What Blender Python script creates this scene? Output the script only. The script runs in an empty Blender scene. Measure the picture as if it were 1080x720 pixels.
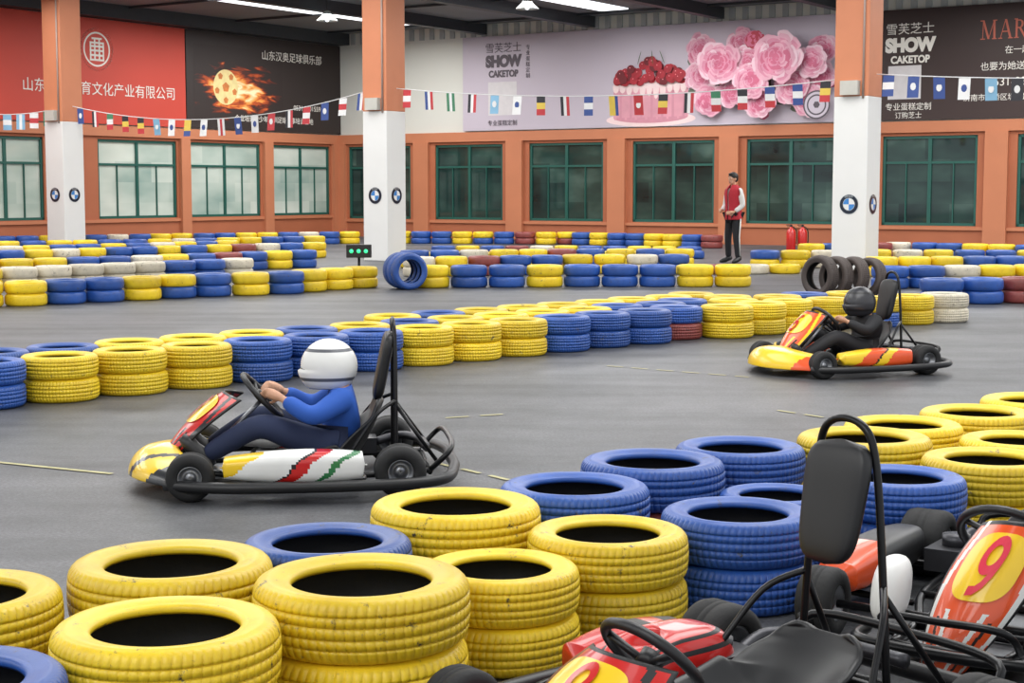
import bpy, bmesh, math, random
from mathutils import Vector, Matrix
random.seed(7)
SC=bpy.context.scene
COL=SC.collection
SC.view_settings.view_transform='Standard'
FPX=1670.0; HC=1.45; T=math.atan(160/FPX)
Fv=Vector((0,math.cos(T),-math.sin(T))); Uv=Vector((0,math.sin(T),math.cos(T))); Rv=Vector((1,0,0))
CAMP=Vector((0,0,HC))
# ---------------- camera
cd=bpy.data.cameras.new('camera'); cam=bpy.data.objects.new('camera',cd); COL.objects.link(cam)
cam.location=CAMP; cam.rotation_euler=(math.pi/2-T,0,0); cd.lens=36*FPX/1080; cd.sensor_width=36; cd.clip_end=300
SC.camera=cam
def ray(px,py): return Fv+Rv*((px-540)/FPX)+Uv*((360-py)/FPX)
def ground(px,py,z=0.0):
    d=ray(px,py); return CAMP+d*((z-HC)/d.z)
# ---------------- materials
MATS={}
def lin(c): return tuple(((x/255)/12.92 if x/255<=.04045 else ((x/255+.055)/1.055)**2.4) for x in c)
def mat(name,rgb,rough=.5,metal=0.0,var=.12,scale=6.0,emit=0.0,bump=0.0,coat=0.0):
    if name in MATS: return MATS[name]
    m=bpy.data.materials.new(name); m.use_nodes=True; nt=m.node_tree; b=nt.nodes['Principled BSDF']
    c=lin(rgb)
    tc=nt.nodes.new('ShaderNodeTexCoord'); nz=nt.nodes.new('ShaderNodeTexNoise'); nz.inputs['Scale'].default_value=scale; nz.inputs['Detail'].default_value=5
    nt.links.new(tc.outputs['Object'],nz.inputs['Vector'])
    mx=nt.nodes.new('ShaderNodeMix'); mx.data_type='RGBA'
    mx.inputs['A'].default_value=tuple(x*(1-var) for x in c)+(1,); mx.inputs['B'].default_value=tuple(min(1,x*(1+var)) for x in c)+(1,)
    nt.links.new(nz.outputs['Fac'],mx.inputs['Factor']); nt.links.new(mx.outputs['Result'],b.inputs['Base Color'])
    b.inputs['Roughness'].default_value=rough; b.inputs['Metallic'].default_value=metal
    if coat: b.inputs['Coat Weight'].default_value=coat
    if emit:
        nt.links.new(mx.outputs['Result'],b.inputs['Emission Color']); b.inputs['Emission Strength'].default_value=emit
    if bump:
        bp=nt.nodes.new('ShaderNodeBump'); bp.inputs['Strength'].default_value=bump; bp.inputs['Distance'].default_value=.01
        nt.links.new(nz.outputs['Fac'],bp.inputs['Height']); nt.links.new(bp.outputs['Normal'],b.inputs['Normal'])
    MATS[name]=m; return m
def paintmat(name,rgb,wear=.60,rough=.38):
    m=bpy.data.materials.new(name); m.use_nodes=True; nt=m.node_tree; N=nt.nodes; L=nt.links; b=N['Principled BSDF']; c=lin(rgb)
    tc=N.new('ShaderNodeTexCoord'); oi=N.new('ShaderNodeObjectInfo')
    add=N.new('ShaderNodeVectorMath'); add.operation='ADD'
    sc=N.new('ShaderNodeVectorMath'); sc.operation='SCALE'; sc.inputs['Scale'].default_value=37.0
    cmb=N.new('ShaderNodeCombineXYZ'); L.new(oi.outputs['Random'],cmb.inputs[0]); L.new(oi.outputs['Random'],cmb.inputs[1])
    L.new(cmb.outputs[0],sc.inputs[0]); L.new(tc.outputs['Object'],add.inputs[0]); L.new(sc.outputs[0],add.inputs[1])
    n1=N.new('ShaderNodeTexNoise'); n1.inputs['Scale'].default_value=16; n1.inputs['Detail'].default_value=12; n1.inputs['Roughness'].default_value=.8; L.new(add.outputs[0],n1.inputs['Vector'])
    n2=N.new('ShaderNodeTexNoise'); n2.inputs['Scale'].default_value=4.5; n2.inputs['Detail'].default_value=9; n2.inputs['Roughness'].default_value=.72; L.new(add.outputs[0],n2.inputs['Vector'])
    r=N.new('ShaderNodeMapRange'); r.inputs['From Min'].default_value=wear; r.inputs['From Max'].default_value=wear+.06; L.new(n1.outputs['Fac'],r.inputs['Value'])
    hs=N.new('ShaderNodeHueSaturation'); mr=N.new('ShaderNodeMapRange'); mr.inputs['To Min'].default_value=.84; mr.inputs['To Max'].default_value=1.14; L.new(oi.outputs['Random'],mr.inputs['Value']); L.new(mr.outputs[0],hs.inputs['Value'])
    mx=N.new('ShaderNodeMix'); mx.data_type='RGBA'; mx.inputs['A'].default_value=tuple(x*.55 for x in c)+(1,); mx.inputs['B'].default_value=tuple(min(1,x*1.45+.012) for x in c)+(1,)
    L.new(n2.outputs['Fac'],mx.inputs['Factor']); L.new(mx.outputs['Result'],hs.inputs['Color'])
    m2=N.new('ShaderNodeMix'); m2.data_type='RGBA'; m2.inputs['B'].default_value=(.05,.046,.044,1)
    L.new(r.outputs[0],m2.inputs['Factor']); L.new(hs.outputs['Color'],m2.inputs['A']); L.new(m2.outputs['Result'],b.inputs['Base Color'])
    b.inputs['Roughness'].default_value=rough
    bp=N.new('ShaderNodeBump'); bp.inputs['Strength'].default_value=.3; bp.inputs['Distance'].default_value=.003
    L.new(n1.outputs['Fac'],bp.inputs['Height']); L.new(bp.outputs['Normal'],b.inputs['Normal'])
    return m
PAINT={'y':paintmat('yellow_tyre_paint',(244,190,26),.585),'b':paintmat('blue_tyre_paint',(32,76,152),.58),
 'w':paintmat('cream_tyre_paint',(205,196,176),.57),'r':paintmat('maroon_tyre_paint',(130,58,54),.57),'k':paintmat('bare_rubber',(70,60,56),.66,.6)}
CN={'y':'yellow-painted','b':'blue-painted','w':'cream-painted','r':'maroon-painted','k':'unpainted dark'}
RUB=mat('black_rubber',(26,26,27),.75,bump=.2,scale=40)
BLK=mat('black_plastic',(26,26,28),.42); BLKM=mat('black_metal',(22,22,24),.3,.4)
STEEL=mat('bare_steel',(150,152,156),.35,.9); WHT=mat('white_gloss',(228,228,225),.3); REDP=mat('red_gloss',(196,32,28),.28,coat=.5)
YELP=mat('yellow_gloss',(240,198,34),.3,coat=.4); ORGP=mat('orange_gloss',(228,84,34),.28,coat=.5); BLUEP=mat('blue_cloth',(40,88,178),.8)
SKIN=mat('skin',(200,152,124),.55,var=.06); HAIR=mat('hair_black',(20,17,16),.55)
# ---------------- mesh builder
class MB:
    def __init__(s): s.v=[];s.f=[];s.m=[];s.s=[]
    def add(s,vs,fs,mi=0,sm=True):
        o=len(s.v); s.v+= [tuple(x) for x in vs]
        for f in fs: s.f.append([i+o for i in f]); s.m.append(mi); s.s.append(sm)
    def box(s,x0,x1,y0,y1,z0,z1,mi=0):
        v=[(x,y,z) for x in(x0,x1) for y in(y0,y1) for z in(z0,z1)]
        s.add(v,[(0,1,3,2),(4,6,7,5),(0,4,5,1),(2,3,7,6),(0,2,6,4),(1,5,7,3)],mi,False)
    def tube(s,pts,r,n=10,mi=0,closed=False):
        pts=[Vector(p) for p in pts]; N=len(pts); vs=[];fs=[]; prev=None
        for i,p in enumerate(pts):
            a=pts[(i-1)%N] if (closed or i>0) else p; b=pts[(i+1)%N] if (closed or i<N-1) else p
            t=(b-a).normalized()
            if prev is None:
                q=Vector((0,0,1)) if abs(t.z)<.9 else Vector((1,0,0)); u=t.cross(q).normalized()
            else: u=(prev-t*prev.dot(t)).normalized()
            prev=u; w=t.cross(u); rr=r[i] if isinstance(r,(list,tuple)) else r
            for k in range(n):
                A=2*math.pi*k/n; vs.append(p+u*(rr*math.cos(A))+w*(rr*math.sin(A)))
        for i in range(N if closed else N-1):
            j=(i+1)%N
            for k in range(n): fs.append((i*n+k,i*n+(k+1)%n,j*n+(k+1)%n,j*n+k))
        if not closed: fs.append(tuple(range(n))[::-1]); fs.append(tuple((N-1)*n+k for k in range(n)))
        s.add(vs,fs,mi,True)
    def cyl(s,p0,p1,r0,r1=None,n=20,mi=0): s.tube([p0,p1],[r0,r0 if r1 is None else r1],n,mi)
    def ell(s,c,r,mi=0,nu=16,nv=10,R=None):
        vs=[];fs=[]
        for i in range(nv+1):
            ph=math.pi*i/nv
            for j in range(nu):
                th=2*math.pi*j/nu; p=Vector((r[0]*math.sin(ph)*math.cos(th),r[1]*math.sin(ph)*math.sin(th),r[2]*math.cos(ph)))
                if R: p=R@p
                vs.append(p+Vector(c))
        for i in range(nv):
            for j in range(nu): fs.append((i*nu+j,(i+1)*nu+j,(i+1)*nu+(j+1)%nu,i*nu+(j+1)%nu))
        s.add(vs,fs,mi,True)
    def grid(s,fn,nu,nv,mi=0,mf=None):
        vs=[fn(i/nu,j/nv) for i in range(nu+1) for j in range(nv+1)]
        o=len(s.v); s.v+=[tuple(x) for x in vs]
        for i in range(nu):
            for j in range(nv):
                a=i*(nv+1)+j; s.f.append([o+a,o+a+nv+1,o+a+nv+2,o+a+1]); s.m.append(mf((i+.5)/nu,(j+.5)/nv) if mf else mi); s.s.append(True)
    def revolve(s,prof,n,M=None,mi=0,closed=False):
        vs=[];fs=[];P=len(prof)
        for i in range(n):
            a=2*math.pi*i/n
            for (r,z) in prof:
                p=Vector((r*math.cos(a),r*math.sin(a),z)); vs.append(M@p if M else p)
        for i in range(n):
            k=(i+1)%n
            for j in range(P if closed else P-1):
                l=(j+1)%P; fs.append((i*P+j,k*P+j,k*P+l,i*P+l))
        s.add(vs,fs,mi,True)
    def mesh(s,name,mats):
        me=bpy.data.meshes.new(name); me.from_pydata(s.v,[],s.f)
        for m in mats: me.materials.append(m)
        me.polygons.foreach_set('material_index',s.m); me.polygons.foreach_set('use_smooth',s.s)
        me.validate(); me.update(); return me
def mk(name,me,parent=None,M=None,label=None,cat=None,kind=None,group=None):
    if isinstance(me,tuple): me=me[0].mesh(name,me[1])
    o=bpy.data.objects.new(name,me); COL.objects.link(o)
    if parent: o.parent=parent
    if M is not None:
        o.matrix_basis=M
    if label: o['label']=label
    if cat: o['category']=cat
    if kind: o['kind']=kind
    if group: o['group']=group
    return o
def solid(o,t,bev=0,sub=0):
    m=o.modifiers.new('solid','SOLIDIFY'); m.thickness=t; m.offset=-1
    if sub: s=o.modifiers.new('sub','SUBSURF'); s.levels=sub; s.render_levels=sub
def bevel(o,w,seg=2):
    b=o.modifiers.new('bev','BEVEL'); b.width=w; b.segments=seg; b.limit_method='ANGLE'
def evalmesh(o):
    bpy.context.view_layer.update(); dg=bpy.context.evaluated_depsgraph_get()
    return bpy.data.meshes.new_from_object(o.evaluated_get(dg))
# ---------------- wall frames
Ccor=Vector((-5.45,50.0,0)); ur=Vector((.8305,-.557,0)); ul=Vector((.557,.8305,0)); up=Vector((0,0,1))
def frame(u,C=Ccor):
    n=u.cross(up); M=Matrix.Identity(4)
    for i in range(3): M[i][0]=u[i]; M[i][1]=up[i]; M[i][2]=n[i]; M[i][3]=C[i]
    return M
MR=frame(ur); ML=frame(ul)
def wp(side,px,py,off=0):
    u=ur if side=='R' else ul; n=u.cross(up); d=ray(px,py); C=Ccor+n*off
    t=(C-CAMP).dot(n)/d.dot(n); p=CAMP+d*t
    return (p-Ccor).dot(u), p.z, t
# ---------------- floor
def floormat():
    m=bpy.data.materials.new('asphalt'); m.use_nodes=True; nt=m.node_tree;N=nt.nodes;L=nt.links;b=N['Principled BSDF']
    tc=N.new('ShaderNodeTexCoord')
    n1=N.new('ShaderNodeTexNoise'); n1.inputs['Scale'].default_value=.5; n1.inputs['Detail'].default_value=6
    n2=N.new('ShaderNodeTexNoise'); n2.inputs['Scale'].default_value=60; n2.inputs['Detail'].default_value=4; n2.inputs['Roughness'].default_value=.7
    n3=N.new('ShaderNodeTexNoise'); n3.inputs['Scale'].default_value=2.6; n3.inputs['Detail'].default_value=10; n3.inputs['Roughness'].default_value=.82
    mp=N.new('ShaderNodeMapping'); mp.inputs['Rotation'].default_value=(0,0,.35); mp.inputs['Scale'].default_value=(.2,2.4,1); L.new(tc.outputs['Object'],mp.inputs['Vector'])
    n4=N.new('ShaderNodeTexNoise'); n4.inputs['Scale'].default_value=1.0; n4.inputs['Detail'].default_value=7; L.new(mp.outputs[0],n4.inputs['Vector'])
    for n in(n1,n2,n3): L.new(tc.outputs['Object'],n.inputs['Vector'])
    mx=N.new('ShaderNodeMix'); mx.data_type='RGBA'; mx.inputs['A'].default_value=lin((38,40,44))+(1,); mx.inputs['B'].default_value=lin((97,98,101))+(1,)
    def ma(a,f,c=None):
        q=N.new('ShaderNodeMath'); q.operation='MULTIPLY_ADD'; q.inputs[1].default_value=f; L.new(a,q.inputs[0])
        if c: L.new(c,q.inputs[2])
        else: q.inputs[2].default_value=0
        return q.outputs[0]
    x=ma(n4.outputs['Fac'],.36); x=ma(n3.outputs['Fac'],.34,x); x=ma(n1.outputs['Fac'],.3,x)
    st=N.new('ShaderNodeMapRange'); st.inputs['From Min'].default_value=.38; st.inputs['From Max'].default_value=.62; L.new(x,st.inputs['Value'])
    L.new(st.outputs[0],mx.inputs['Factor'])
    m2=N.new('ShaderNodeMix'); m2.data_type='RGBA'; m2.blend_type='MULTIPLY'; m2.inputs['Factor'].default_value=.75
    L.new(mx.outputs['Result'],m2.inputs['A']); cr=N.new('ShaderNodeMapRange'); cr.inputs['From Min'].default_value=.3;cr.inputs['From Max'].default_value=.7; cr.inputs['To Min'].default_value=.3; cr.inputs['To Max'].default_value=1.7
    L.new(n2.outputs['Fac'],cr.inputs['Value']); L.new(cr.outputs[0],m2.inputs['B']); L.new(m2.outputs['Result'],b.inputs['Base Color'])
    b.inputs['Roughness'].default_value=.48
    bp=N.new('ShaderNodeBump'); bp.inputs['Strength'].default_value=.4; bp.inputs['Distance'].default_value=.003; L.new(n2.outputs['Fac'],bp.inputs['Height']); L.new(bp.outputs['Normal'],b.inputs['Normal'])
    return m
A=MB()
def hall(s,t):
    p=Ccor+ur*s-ul*t; return p
pts=[hall(-.3,-.3),hall(34,-.3),hall(34,60),hall(-.3,60)]
A.add([(p.x,p.y,0) for p in pts]+[(p.x,p.y,-.2) for p in pts],[(3,2,1,0),(4,5,6,7),(0,1,5,4),(1,2,6,5),(2,3,7,6),(3,0,4,7)],0,False)
mk('floor',(A,[floormat()]),kind='structure')
# ---------------- walls
ORW=mat('salmon_wall_paint',(172,100,68),.7,var=.14,scale=1.2); ORB=mat('salmon_beam_paint',(192,121,86),.65,var=.1,scale=1.5)
CRM=mat('cream_panel',(212,212,204),.6,var=.04,scale=.8); TEAL=mat('green_window_frame',(30,88,78),.4)
def glassmat(name,cols,sc=.6):  # opaque pane: reflections and the rooms behind are painted into its colours
    m=bpy.data.materials.new(name); m.use_nodes=True; nt=m.node_tree;N=nt.nodes;L=nt.links;b=N['Principled BSDF']
    tc=N.new('ShaderNodeTexCoord'); mp=N.new('ShaderNodeMapping'); mp.inputs['Scale'].default_value=(.8,1.6,1); L.new(tc.outputs['Object'],mp.inputs['Vector'])
    nz=N.new('ShaderNodeTexNoise'); nz.inputs['Scale'].default_value=sc; nz.inputs['Detail'].default_value=3; L.new(mp.outputs[0],nz.inputs['Vector'])
    br=N.new('ShaderNodeTexBrick'); br.inputs['Scale'].default_value=1.0; br.inputs['Brick Width'].default_value=1.3; br.inputs['Row Height'].default_value=.55; br.inputs['Mortar Size'].default_value=.0; br.inputs['Color1'].default_value=(.25,.25,.25,1); br.inputs['Color2'].default_value=(.75,.75,.75,1); L.new(tc.outputs['Object'],br.inputs['Vector'])
    mm=N.new('ShaderNodeMix'); mm.inputs['Factor'].default_value=.66; sp=N.new('ShaderNodeSeparateColor'); L.new(br.outputs['Color'],sp.inputs[0]); L.new(sp.outputs[0],mm.inputs['A']); L.new(nz.outputs['Fac'],mm.inputs['B'])
    cr=N.new('ShaderNodeValToRGB'); e=cr.color_ramp.elements
    e[0].position=.3; e[1].position=.7; e[0].color=lin(cols[0])+(1,); e[1].color=lin(cols[-1])+(1,)
    for i,c in enumerate(cols[1:-1]):
        q=e.new(.3+.4*(i+1)/(len(cols)-1)); q.color=lin(c)+(1,)
    L.new(mm.outputs['Result'],cr.inputs['Fac']); L.new(cr.outputs[0],b.inputs['Base Color']); b.inputs['Roughness'].default_value=.04
    return m
GD=glassmat('dark_window_glass',[(16,32,32),(30,50,48),(46,70,64),(78,102,94)],.8)
GL=glassmat('pale_window_glass',[(140,164,156),(176,192,182),(200,210,200),(220,226,216)],.6)
HEAD=2.78; TOPO=3.14; WTOP=6.25
SIL={'R':.56,'L':.68}
winR=[(368,433),(459,530),(558,636),(667,753),(787,880),(930,1030),(1072,1180)]
winL=[(-34,47),(104,187),(201,275),(288,348)]
def wall(side,wins,s0,s1,name):
    M=MR if side=='R' else ML; SILL=SIL[side]
    sp=sorted([(wp(side,a,200)[0],wp(side,b,200)[0]) for a,b in wins])
    w=MB(); x=s0
    w.box(s0,s1,0,SILL,-.25,0,0); w.box(s0,s1,HEAD,TOPO,-.25,0,0); w.box(s0,s1,TOPO,WTOP,-.25,0,1)
    for a,b in sp: w.box(x,a,SILL,HEAD,-.25,0,0); x=b
    w.box(x,s1,SILL,HEAD,-.25,0,0)
    mk(name,(w,[ORW,CRM]),M=M,kind='structure')
    t=MB(); t.box(s0,s1,TOPO-.28,TOPO,0,.08,0); t.box(s0,s1,SILL-.1,SILL-.02,0,.05,0)
    ed=[s0]+[v for ab in sp for v in ab]+[s1]
    for i in range(0,len(ed),2):
        c0,c1=ed[i],ed[i+1]
        if c1-c0>.35:
            m=(c0+c1)/2; hw=min(.28,(c1-c0)/2-.08); t.box(m-hw,m+hw,0,TOPO-.28,0,.12,0)
    mk('trim_1' if side=='R' else 'trim_2',(t,[ORB]),M=M,kind='structure')
    return sp
wall('R',[w for w in winR],-.25,33,'wall_right'); wall('L',winL,-34,0,'wall_left')
n=0
for side,wins in (('R',winR),('L',winL)):
    for a,b in wins:
        n+=1; s0=wp(side,a,200)[0]; s1=wp(side,b,200)[0]; M=MR if side=='R' else ML; SILL=SIL[side]
        f=MB(); t=.07; f.box(s0,s1,SILL,SILL+t,-.14,-.04); f.box(s0,s1,HEAD-t,HEAD,-.14,-.04); f.box(s0,s0+t,SILL,HEAD,-.14,-.04); f.box(s1-t,s1,SILL,HEAD,-.14,-.04)
        for k in (1,2,3):
            x=s0+(s1-s0)*k/4; w_=.014 if k!=2 else .045
            f.box(x-w_,x+w_,SILL,HEAD-(.66 if k!=2 else 0),-.13,-.05)
        zt=HEAD-.66; f.box(s0,s1,zt-.03,zt+.03,-.135,-.045)
        w=mk('window_%d'%n,(f,[TEAL]),M=M,kind='structure')
        p=MB(); p.box(s0,s1,SILL,HEAD,-.11,-.09); g=mk('pane',(p,[GD if side=='R' else GL]),parent=w,kind='structure')
# ---------------- ceiling
CEIL=mat('grey_ceiling_sheet',(120,125,128),.7,var=.1,scale=1); BEAM=mat('dark_roof_steel',(60,64,68),.5,.3); SKY=mat('skylight_panel',(245,250,255),.5,emit=2.0,var=.02)
c=MB(); pts=[hall(-.3,-.3),hall(34,-.3),hall(34,60),hall(-.3,60)]
c.add([(p.x,p.y,WTOP) for p in pts]+[(p.x,p.y,WTOP+.15) for p in pts],[(0,1,2,3),(7,6,5,4),(0,4,5,1),(1,5,6,2),(2,6,7,3),(3,7,4,0)],0,False)
mk('ceiling',(c,[CEIL]),kind='structure')
nb=0
def sof(px,py): p=ground(px,py,WTOP); return (p-Ccor).dot(ur)
for s in (sof(440,15),sof(560,8)+.2,sof(760,8),sof(900,2)):
    b=MB(); b.box(s-.12,s+.12,WTOP-.3,WTOP,0.05,58); nb+=1
    mk('trim_%d'%(10+nb),(b,[BEAM]),M=MR,kind='structure')
for k in range(8):
    b=MB(); z=1.0+k*4; b.box(0.5,33,WTOP-.07,WTOP-.01,z-.03,z+.03); nb+=1
    mk('trim_%d'%(10+nb),(b,[BEAM]),M=MR,kind='structure')
for s in (sof(350,14),sof(645,9),sof(820,3)+1.5,25,30):
    b=MB(); b.box(s-.42,s+.42,WTOP-.03,WTOP+.01,1.3,54); nb+=1
    o=mk('trim_%d'%(10+nb),(b,[SKY]),M=MR,kind='structure')
b=MB(); b.box(-34,0,5.9,WTOP,0,.5); mk('trim_8',(b,[BEAM]),M=ML,kind='structure')
b=MB()
for i in range(85): b.box(.2+i*.38,.2+i*.38+.16,5.9,WTOP-.02,0,.05)
mk('trim_9',(b,[mat('lining_grey',(165,170,170),.6)]),M=MR,kind='structure')
lampm=mat('lamp_enamel',(215,222,220),.3)
for px,py in ((345,18),(556,5)):
    p=ground(px,py,5.78); pl=bpy.data.objects.new('pendant_lamp',None); COL.objects.link(pl); pl.location=(p.x,p.y,5.72)
    pl['label']='white bell-shaped high-bay lamp hanging from the roof'; pl['category']='lamp'; pl['group']='high-bay hall lamps'
    a=MB(); a.revolve([(.03,.22),(.09,.2),(.13,.1),(.26,-.02),(.27,-.04),(.25,-.03),(.1,.08),(.0,.1)],24); mk('lamp_shade',(a,[lampm]),pl)
    a=MB(); a.tube([(0,0,.2),(0,0,WTOP-5.72)],.012,8); mk('cord',(a,[BLK]),pl)
    a=MB(); a.ell((0,0,.02),(.06,.06,.08)); mk('bulb',(a,[SKY]),pl)
# ---------------- flat art helpers
def blob(cx,cy,rx,ry,n=18,w=.0,rot=0):
    o=[];ph=random.random()*6
    for i in range(n):
        a=2*math.pi*i/n; k=1+w*math.sin(a*5+ph); x=rx*k*math.cos(a); y=ry*k*math.sin(a)
        o.append((cx+x*math.cos(rot)-y*math.sin(rot),cy+x*math.sin(rot)+y*math.cos(rot)))
    return o
def flat(name,polys,mats,parent,label=None,base=0.0,step=.0009):
    a=MB()
    for i,(p,mi) in enumerate(polys):
        off=base+step*i
        a.add([(x,y,off) for x,y in p],[tuple(range(len(p)))],mi,False)
    return mk(name,(a,mats),parent,label=label)
def textmesh(s,h,align='CENTER',bold=0.0,ext=.002):
    cu=bpy.data.curves.new('t','FONT'); cu.body=s; cu.size=h; cu.align_x=align; cu.align_y='CENTER'; cu.offset=bold; cu.extrude=ext
    o=bpy.data.objects.new('t',cu); COL.objects.link(o); me=evalmesh(o); bpy.data.objects.remove(o); me.materials.clear(); return me
def text(s,x,y,h,m,parent,off=.012,align='CENTER',bold=0.0,name='lettering',squeeze=1.0,M=None):
    me=textmesh(s,h,align,bold); me.materials.append(m)
    MM=Matrix.Translation((x,y,off))@Matrix.Diagonal((squeeze,1,1,1)) if M is None else M
    return mk(name,me,parent,MM)
BZ0,BZ1=3.17,5.88
def banner(side,px0,px1,m,label,z0=BZ0,z1=BZ1):
    s0=wp(side,px0,200)[0]; s1=wp(side,px1,200)[0]
    M=(MR if side=='R' else ML)@Matrix.Translation((0,0,.12))
    a=MB(); a.box(s0,s1,z0,z1,-.05,0); o=mk('banner',(a,[m]),M=M,label=label,cat='banner')
    return o,s0,s1
def wt(side,s,px,py,hp,m,par,**k):
    x,z,t=wp(side,px,py,.12); return text(s,x,z,hp*t/FPX*1.05,m,par,**k)
WT=mat('banner_white_ink',(232,228,220),.6,var=.02); 
REDB=mat('banner_red',(196,66,50),.6,var=.1,scale=.5); DKB=mat('banner_dark',(44,34,32),.55,var=.1,scale=.7)
o,s0,s1=banner('L',-150,194.5,REDB,'long red printed banner with white emblem and Chinese company name')
x,z,t=wp('L',102,52,.12); R=.56
flat('round_emblem',[(blob(x,z,R,R,40),0),(blob(x,z,R*.9,R*.9,40),1),(blob(x,z,R*.8,R*.8,40),0),(blob(x,z,R*.72,R*.72,40),1)]+
 [([(x-w_,z+d),(x+w_,z+d),(x+w_,z+d+.05),(x-w_,z+d+.05)],0) for d,w_ in((-.3,.24),(-.18,.24),(-.06,.24),(.05,.24),(.14,.24),(.25,.17))]+
 [([(x+q,z-.3),(x+q+.05,z-.3),(x+q+.05,z+.19),(x+q,z+.19)],0) for q in(-.24,.19)]+[([(x+q,z-.3),(x+q+.05,z-.3),(x+q+.05,z+.29),(x+q,z+.29)],0) for q in(-.1,.05)],[WT,REDB],o)
wt('L','山东汉奥体育文化产业有限公司',108,95,14,WT,o,squeeze=1.02)
o,s0,s1=banner('L',195.5,357,DKB,'black printed banner with flaming football and white Chinese lettering')
wt('L','山东汉奥足球俱乐部',308,62,10,WT,o)
wt('L','企业培训青少年培训足球赛事培训基地',290,127,6.8,WT,o); wt('L','0531-88015591',325,115,7,WT,o)
def firemat():
    m=bpy.data.materials.new('fireball_print'); m.use_nodes=True; nt=m.node_tree;N=nt.nodes;L=nt.links;b=N['Principled BSDF']
    tc=N.new('ShaderNodeTexCoord')
    mp=N.new('ShaderNodeMapping'); mp.inputs['Rotation'].default_value=(0,0,.18); mp.inputs['Scale'].default_value=(.7,2.6,1); L.new(tc.outputs['Object'],mp.inputs['Vector'])
    nz=N.new('ShaderNodeTexNoise'); nz.inputs['Scale'].default_value=1.8; nz.inputs['Detail'].default_value=8; nz.inputs['Distortion'].default_value=.8; L.new(mp.outputs[0],nz.inputs['Vector'])
    mt=N.new('ShaderNodeMapping'); mt.inputs['Location'].default_value=(-.26,.05,0); mt.inputs['Rotation'].default_value=(0,0,.12); mt.inputs['Scale'].default_value=(.56,1.15,1); L.new(tc.outputs['Object'],mt.inputs['Vector'])
    l2=N.new('ShaderNodeVectorMath'); l2.operation='LENGTH'; L.new(mt.outputs[0],l2.inputs[0])
    a=N.new('ShaderNodeMath'); a.operation='MULTIPLY_ADD'; a.inputs[1].default_value=2.5; L.new(nz.outputs['Fac'],a.inputs[0])
    s_=N.new('ShaderNodeMath'); s_.operation='MULTIPLY'; s_.inputs[1].default_value=-1.4; L.new(l2.outputs['Value'],s_.inputs[0]); L.new(s_.outputs[0],a.inputs[2])
    cr=N.new('ShaderNodeValToRGB'); e=cr.color_ramp.elements; e[0].position=.12; e[0].color=lin((44,34,32))+(1,); e[1].position=.98; e[1].color=lin((255,236,190))+(1,)
    for p_,c_ in ((.28,(96,36,22)),(.48,(196,84,32)),(.68,(244,164,76))):
        q=e.new(p_); q.color=lin(c_)+(1,)
    L.new(a.outputs[0],cr.inputs['Fac']); L.new(cr.outputs[0],b.inputs['Base Color']); b.inputs['Roughness'].default_value=.6
    return m
x,z,t=wp('L',238,92,.12)
a=MB(); a.add([(-1.25,-1.05,0),(2.4,-1.05,0),(2.4,1.15,0),(-1.25,1.15,0)],[(0,1,2,3)],0,False)
fo=mk('flaming_football_print',(a,[firemat()]),o,Matrix.Translation((x,z,.004)))
FB=[mat('ball_panel_light',(250,214,150),.6,var=.35,scale=5),mat('ball_panel_dark',(206,124,62),.6,var=.45,scale=5)]
def pent(cx,cy,r,a0): return [(cx+r*math.cos(a0+i*1.2566),cy+r*math.sin(a0+i*1.2566)) for i in range(5)]
pol=[(blob(0,0,.5,.5,30),0),(pent(0,0,.15,.3),1)]+[(pent(.37*math.cos(i*1.2566+.93),.37*math.sin(i*1.2566+.93),.1,i*1.2566+.93+math.pi),1) for i in range(5)]
flat('football_print',pol,FB,fo,base=.003)
BGP=mat('banner_lilac',(190,180,192),.6,var=.08,scale=.4)
o,s0,s1=banner('R',491,887,BGP,'pale lilac bakery banner with cherry cake, pink peonies and lettering')
GR=mat('banner_grey_ink',(84,76,84),.6)
wt('R','雪芙芝士',531,51,10.5,GR,o,squeeze=1.05); wt('R','SHOW',531,65,15,GR,o,bold=.03,squeeze=.92); wt('R','CAKETOP',531,78,9,GR,o,bold=.012,squeeze=.88)
for i,ch in enumerate('专业蛋糕定制'): wt('R',ch,557,50+i*6,5.2,GR,o)
def rectpx(side,x0,y0,x1,y1):
    a=wp(side,x0,y0,.12);b=wp(side,x1,y1,.12); return [(a[0],b[1]),(b[0],b[1]),(b[0],a[1]),(a[0],a[1])]
PALE=mat('pale_print_patch',(206,202,204),.6)
flat('blank_panel',[(rectpx('R',515,87,545,121),0)],[PALE],o,base=.003)
wt('R','专业蛋糕定制',530,130,6,GR,o)
CK=[mat('cake_pink',(212,150,164),.6,var=.35,scale=1.5),mat('cake_cream',(232,206,206),.6,var=.2,scale=2),mat('cherry_red',(158,30,44),.5,var=.6,scale=6),mat('cherry_dark',(104,16,28),.5),mat('leaf_green',(62,92,52),.6),mat('cherry_glint',(224,130,136),.5),mat('cake_shade',(200,136,152),.6)]
x,z,t=wp('R',686,100,.12); pol=[]; W=1.16
pol.append((blob(x,z-.66,W*1.2,.2,30),1)); pol.append((blob(x,z-.6,W,.16,30),6)); pol.append(([(x-W,z-.6),(x+W,z-.6),(x+W,z+.35),(x-W,z+.35)],0))
for i in range(14): pol.append(([(x-W+.03+i*.163,z-.66),(x-W+.1+i*.163,z-.66),(x-W+.1+i*.163,z+.1),(x-W+.03+i*.163,z+.1)],6 if i%2 else 0))
pol.append((blob(x,z+.35,W,.17,30,.03),1))
for i in range(11): pol.append((blob(x-W+.08+i*.21,z+.22,.1,random.uniform(.14,.34),12),1))
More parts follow.
